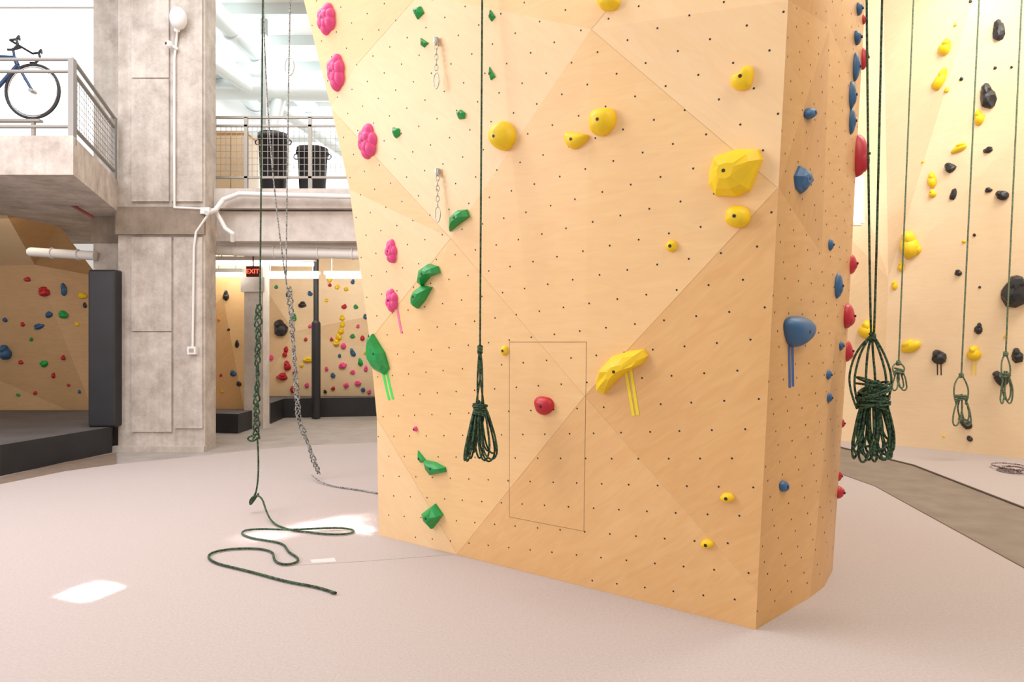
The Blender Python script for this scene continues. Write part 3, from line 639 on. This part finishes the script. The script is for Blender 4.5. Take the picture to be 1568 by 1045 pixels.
g=Geo(); g.tube(P(48,386,9.7),P(146,392,9.7),.065,0,16); g.torus(P(120,390.5,9.7),.07,.012,(1,0,0),0,16,6); g.torus(P(80,388,9.7),.07,.012,(1,0,0),0,16,6); g.ball(P(48,386,9.7),(.065,.065,.065),0,2); g.make('ceiling_pipe',[M_white])
g=Geo(); g.tube(P(90,303,9.0),P(143,333,9.0),.02,0,10); g.tube(P(90,305,9.0),P(90,290,9.0),.012,0,8); g.make('sprinkler_pipe',[mat('sprinkler_red',(.25,.05,.04),.4)])
g=Geo(); yc=D-.06
g.path([P(272,45,yc),P(267,90,yc),P(267,318,yc),P(312,320,yc)],.016,0,8)
g.path([P(322,324,yc),P(300,356,yc),P(297,380,yc),P(295,532,yc)],.016,0,8)
g.box(P(288,543,yc)+Vector((0,-.03,0)),P(301,531,yc)+Vector((0,.03,0)),0); g.box(P(291,540,yc)+Vector((0,-.035,0)),P(298,534,yc)+Vector((0,-.028,0)),1)
g.box(P(308,328,yc)+Vector((0,-.03,0)),P(322,318,yc)+Vector((0,.03,0)),0)
g.make('electrical_conduit',[M_white,M_rail])
g=Geo(); c=P(273,28,yc-.1); g.ball(c,(.11,.12,.15),0,3); g.tube(c,c+Vector((0,.2,0)),.03,0,10); g.tube(c+Vector((-.0,-.02,-.05)),P(271,48,yc-.06),.04,0,12); g.make('wall_speaker',[M_white])
g=Geo(); c=P(259,68,yc-.06); g.ball(c,(.05,.05,.05),0,2); g.tube(c,c+Vector((.09,.05,-.04)),.02,0,8); g.ball(c+Vector((-.02,-.03,0)),(.022,.022,.022),1,2); g.make('security_camera',[M_white,M_black])
e=empty('exit_sign'); g=Geo(); ye=10.8; a=P(377,424,ye); b=P(397,408,ye); g.box((a.x,ye,a.z),(b.x,ye+.05,b.z),0); g.tube(((a.x+b.x)/2,ye+.02,b.z),((a.x+b.x)/2,ye+.02,3.36),.012,0,8); g.make('sign_box',[mat('sign_dark',(.10,.03,.03),.4)],e)
t=bpy.data.curves.new('sign_letters','FONT'); t.body='EXIT'; t.size=.10; t.extrude=.004; t.align_x='CENTER'; t.align_y='CENTER'; t.materials.append(mat('sign_glow',(1,.1,.05),.4,emit=(1,.08,.04),estr=3))
to=bpy.data.objects.new('sign_letters',t); S.collection.objects.link(to); to.location=((a.x+b.x)/2,ye-.005,(a.z+b.z)/2); to.rotation_euler=(math.pi/2,0,0); to.parent=e
for (x0_,y0_,x1_,y1_,dd) in [(326,421,370,421,11.6),(406,424,487,424,13.0),(330,403,480,405,11.0),(500,424,560,424,13.0)]:
    g=Geo(); p=P(x0_,y0_,dd); q=P(x1_,y1_,dd); g.tube(p,q,.035,0,10); g.box((p.x-.03,dd-.08,p.z+.035),(q.x+.03,dd+.08,p.z+.10),1)
    for xx_ in (p.x+.1,q.x-.1): g.tube((xx_,dd,p.z+.1),(xx_,dd,3.35),.01,1,6)
    g.make('fluorescent_light',[M_lamp,M_white])

# ---------------- lights ----------------
def area(name,loc,tgt,sx,sy,pw,col,spread=180):
    l=bpy.data.lights.new(name,'AREA'); l.shape='RECTANGLE'; l.size=sx; l.size_y=sy; l.energy=pw; l.color=col; l.spread=math.radians(spread)
    o=bpy.data.objects.new(name,l); S.collection.objects.link(o); o.location=loc; o.rotation_euler=(Vector(tgt)-Vector(loc)).to_track_quat('-Z','Y').to_euler(); return o
area('lamp_skylight',(-4,5.5,7.5),(-1.8,6,1),4,5,430,(0.95,0.96,1.0))
area('fill_light_left',(-7.5,3.5,4.0),(-1,4.8,2.4),3,3,270,(1.0,0.89,0.92))  # unseen area light added to brighten the tower's left side, pinkish
area('lamp_hall',(3.5,0.5,6.5),(0.6,4,2),4,4,210,(1.0,0.87,0.70))
area('lamp_hall_right',(6.3,6.0,7.2),(6.3,9.4,1.5),4,2,360,(1.0,0.93,0.84))
area('fill_light_mezzanine',(-4,13.5,7.3),(-4,13.5,3),4,4,240,(1,1,1))  # area light added just to brighten the mezzanine
area('lamp_bay',(-3.5,12.2,3.2),(-3.5,13.6,1),4,1.2,110,(1,.95,.85))
area('lamp_left_bay',(-8,9.6,3.2),(-8,10.6,0.5),3,1.5,26,(1,.88,.72))
l=bpy.data.lights.new('lamp_spot','SPOT'); l.energy=120; l.spot_size=math.radians(55); l.spot_blend=1; l.color=(1,.92,.8); l.shadow_soft_size=.1
o=bpy.data.objects.new('lamp_spot',l); S.collection.objects.link(o); o.location=(5.7,8.3,7.2); o.rotation_euler=(Vector((6.0,9.5,5.0))-Vector(o.location)).to_track_quat('-Z','Y').to_euler()
def beam(px,py,sx,sy,pw,sp=1.2,rot=0):
    t=G(px,py); o=area('lamp_sunbeam',(t.x-2.1,t.y+2.5,6.5),t,sx,sy,pw,(1,.98,.95),sp)
    if rot: o.rotation_euler=(o.rotation_euler.to_matrix()@Matrix.Rotation(rot,3,'Z')).to_euler()
beam(138,906,.24,.22,2.4,.8,.5); beam(520,672,.6,.8,30,2); beam(470,808,1.0,.12,1.6,3); beam(557,812,.22,.14,.9,2)
w=bpy.data.worlds.new('World'); S.world=w; w.use_nodes=True
w.node_tree.nodes['Background'].inputs[0].default_value=(1,0.95,0.90,1); w.node_tree.nodes['Background'].inputs[1].default_value=0.66
cd=bpy.data.cameras.new('Camera'); cd.sensor_width=36; cd.lens=F/1568*36; co=bpy.data.objects.new('Camera',cd); S.collection.objects.link(co)
co.location=(0,0,H); co.rotation_euler=(math.pi/2,0,0); S.camera=co
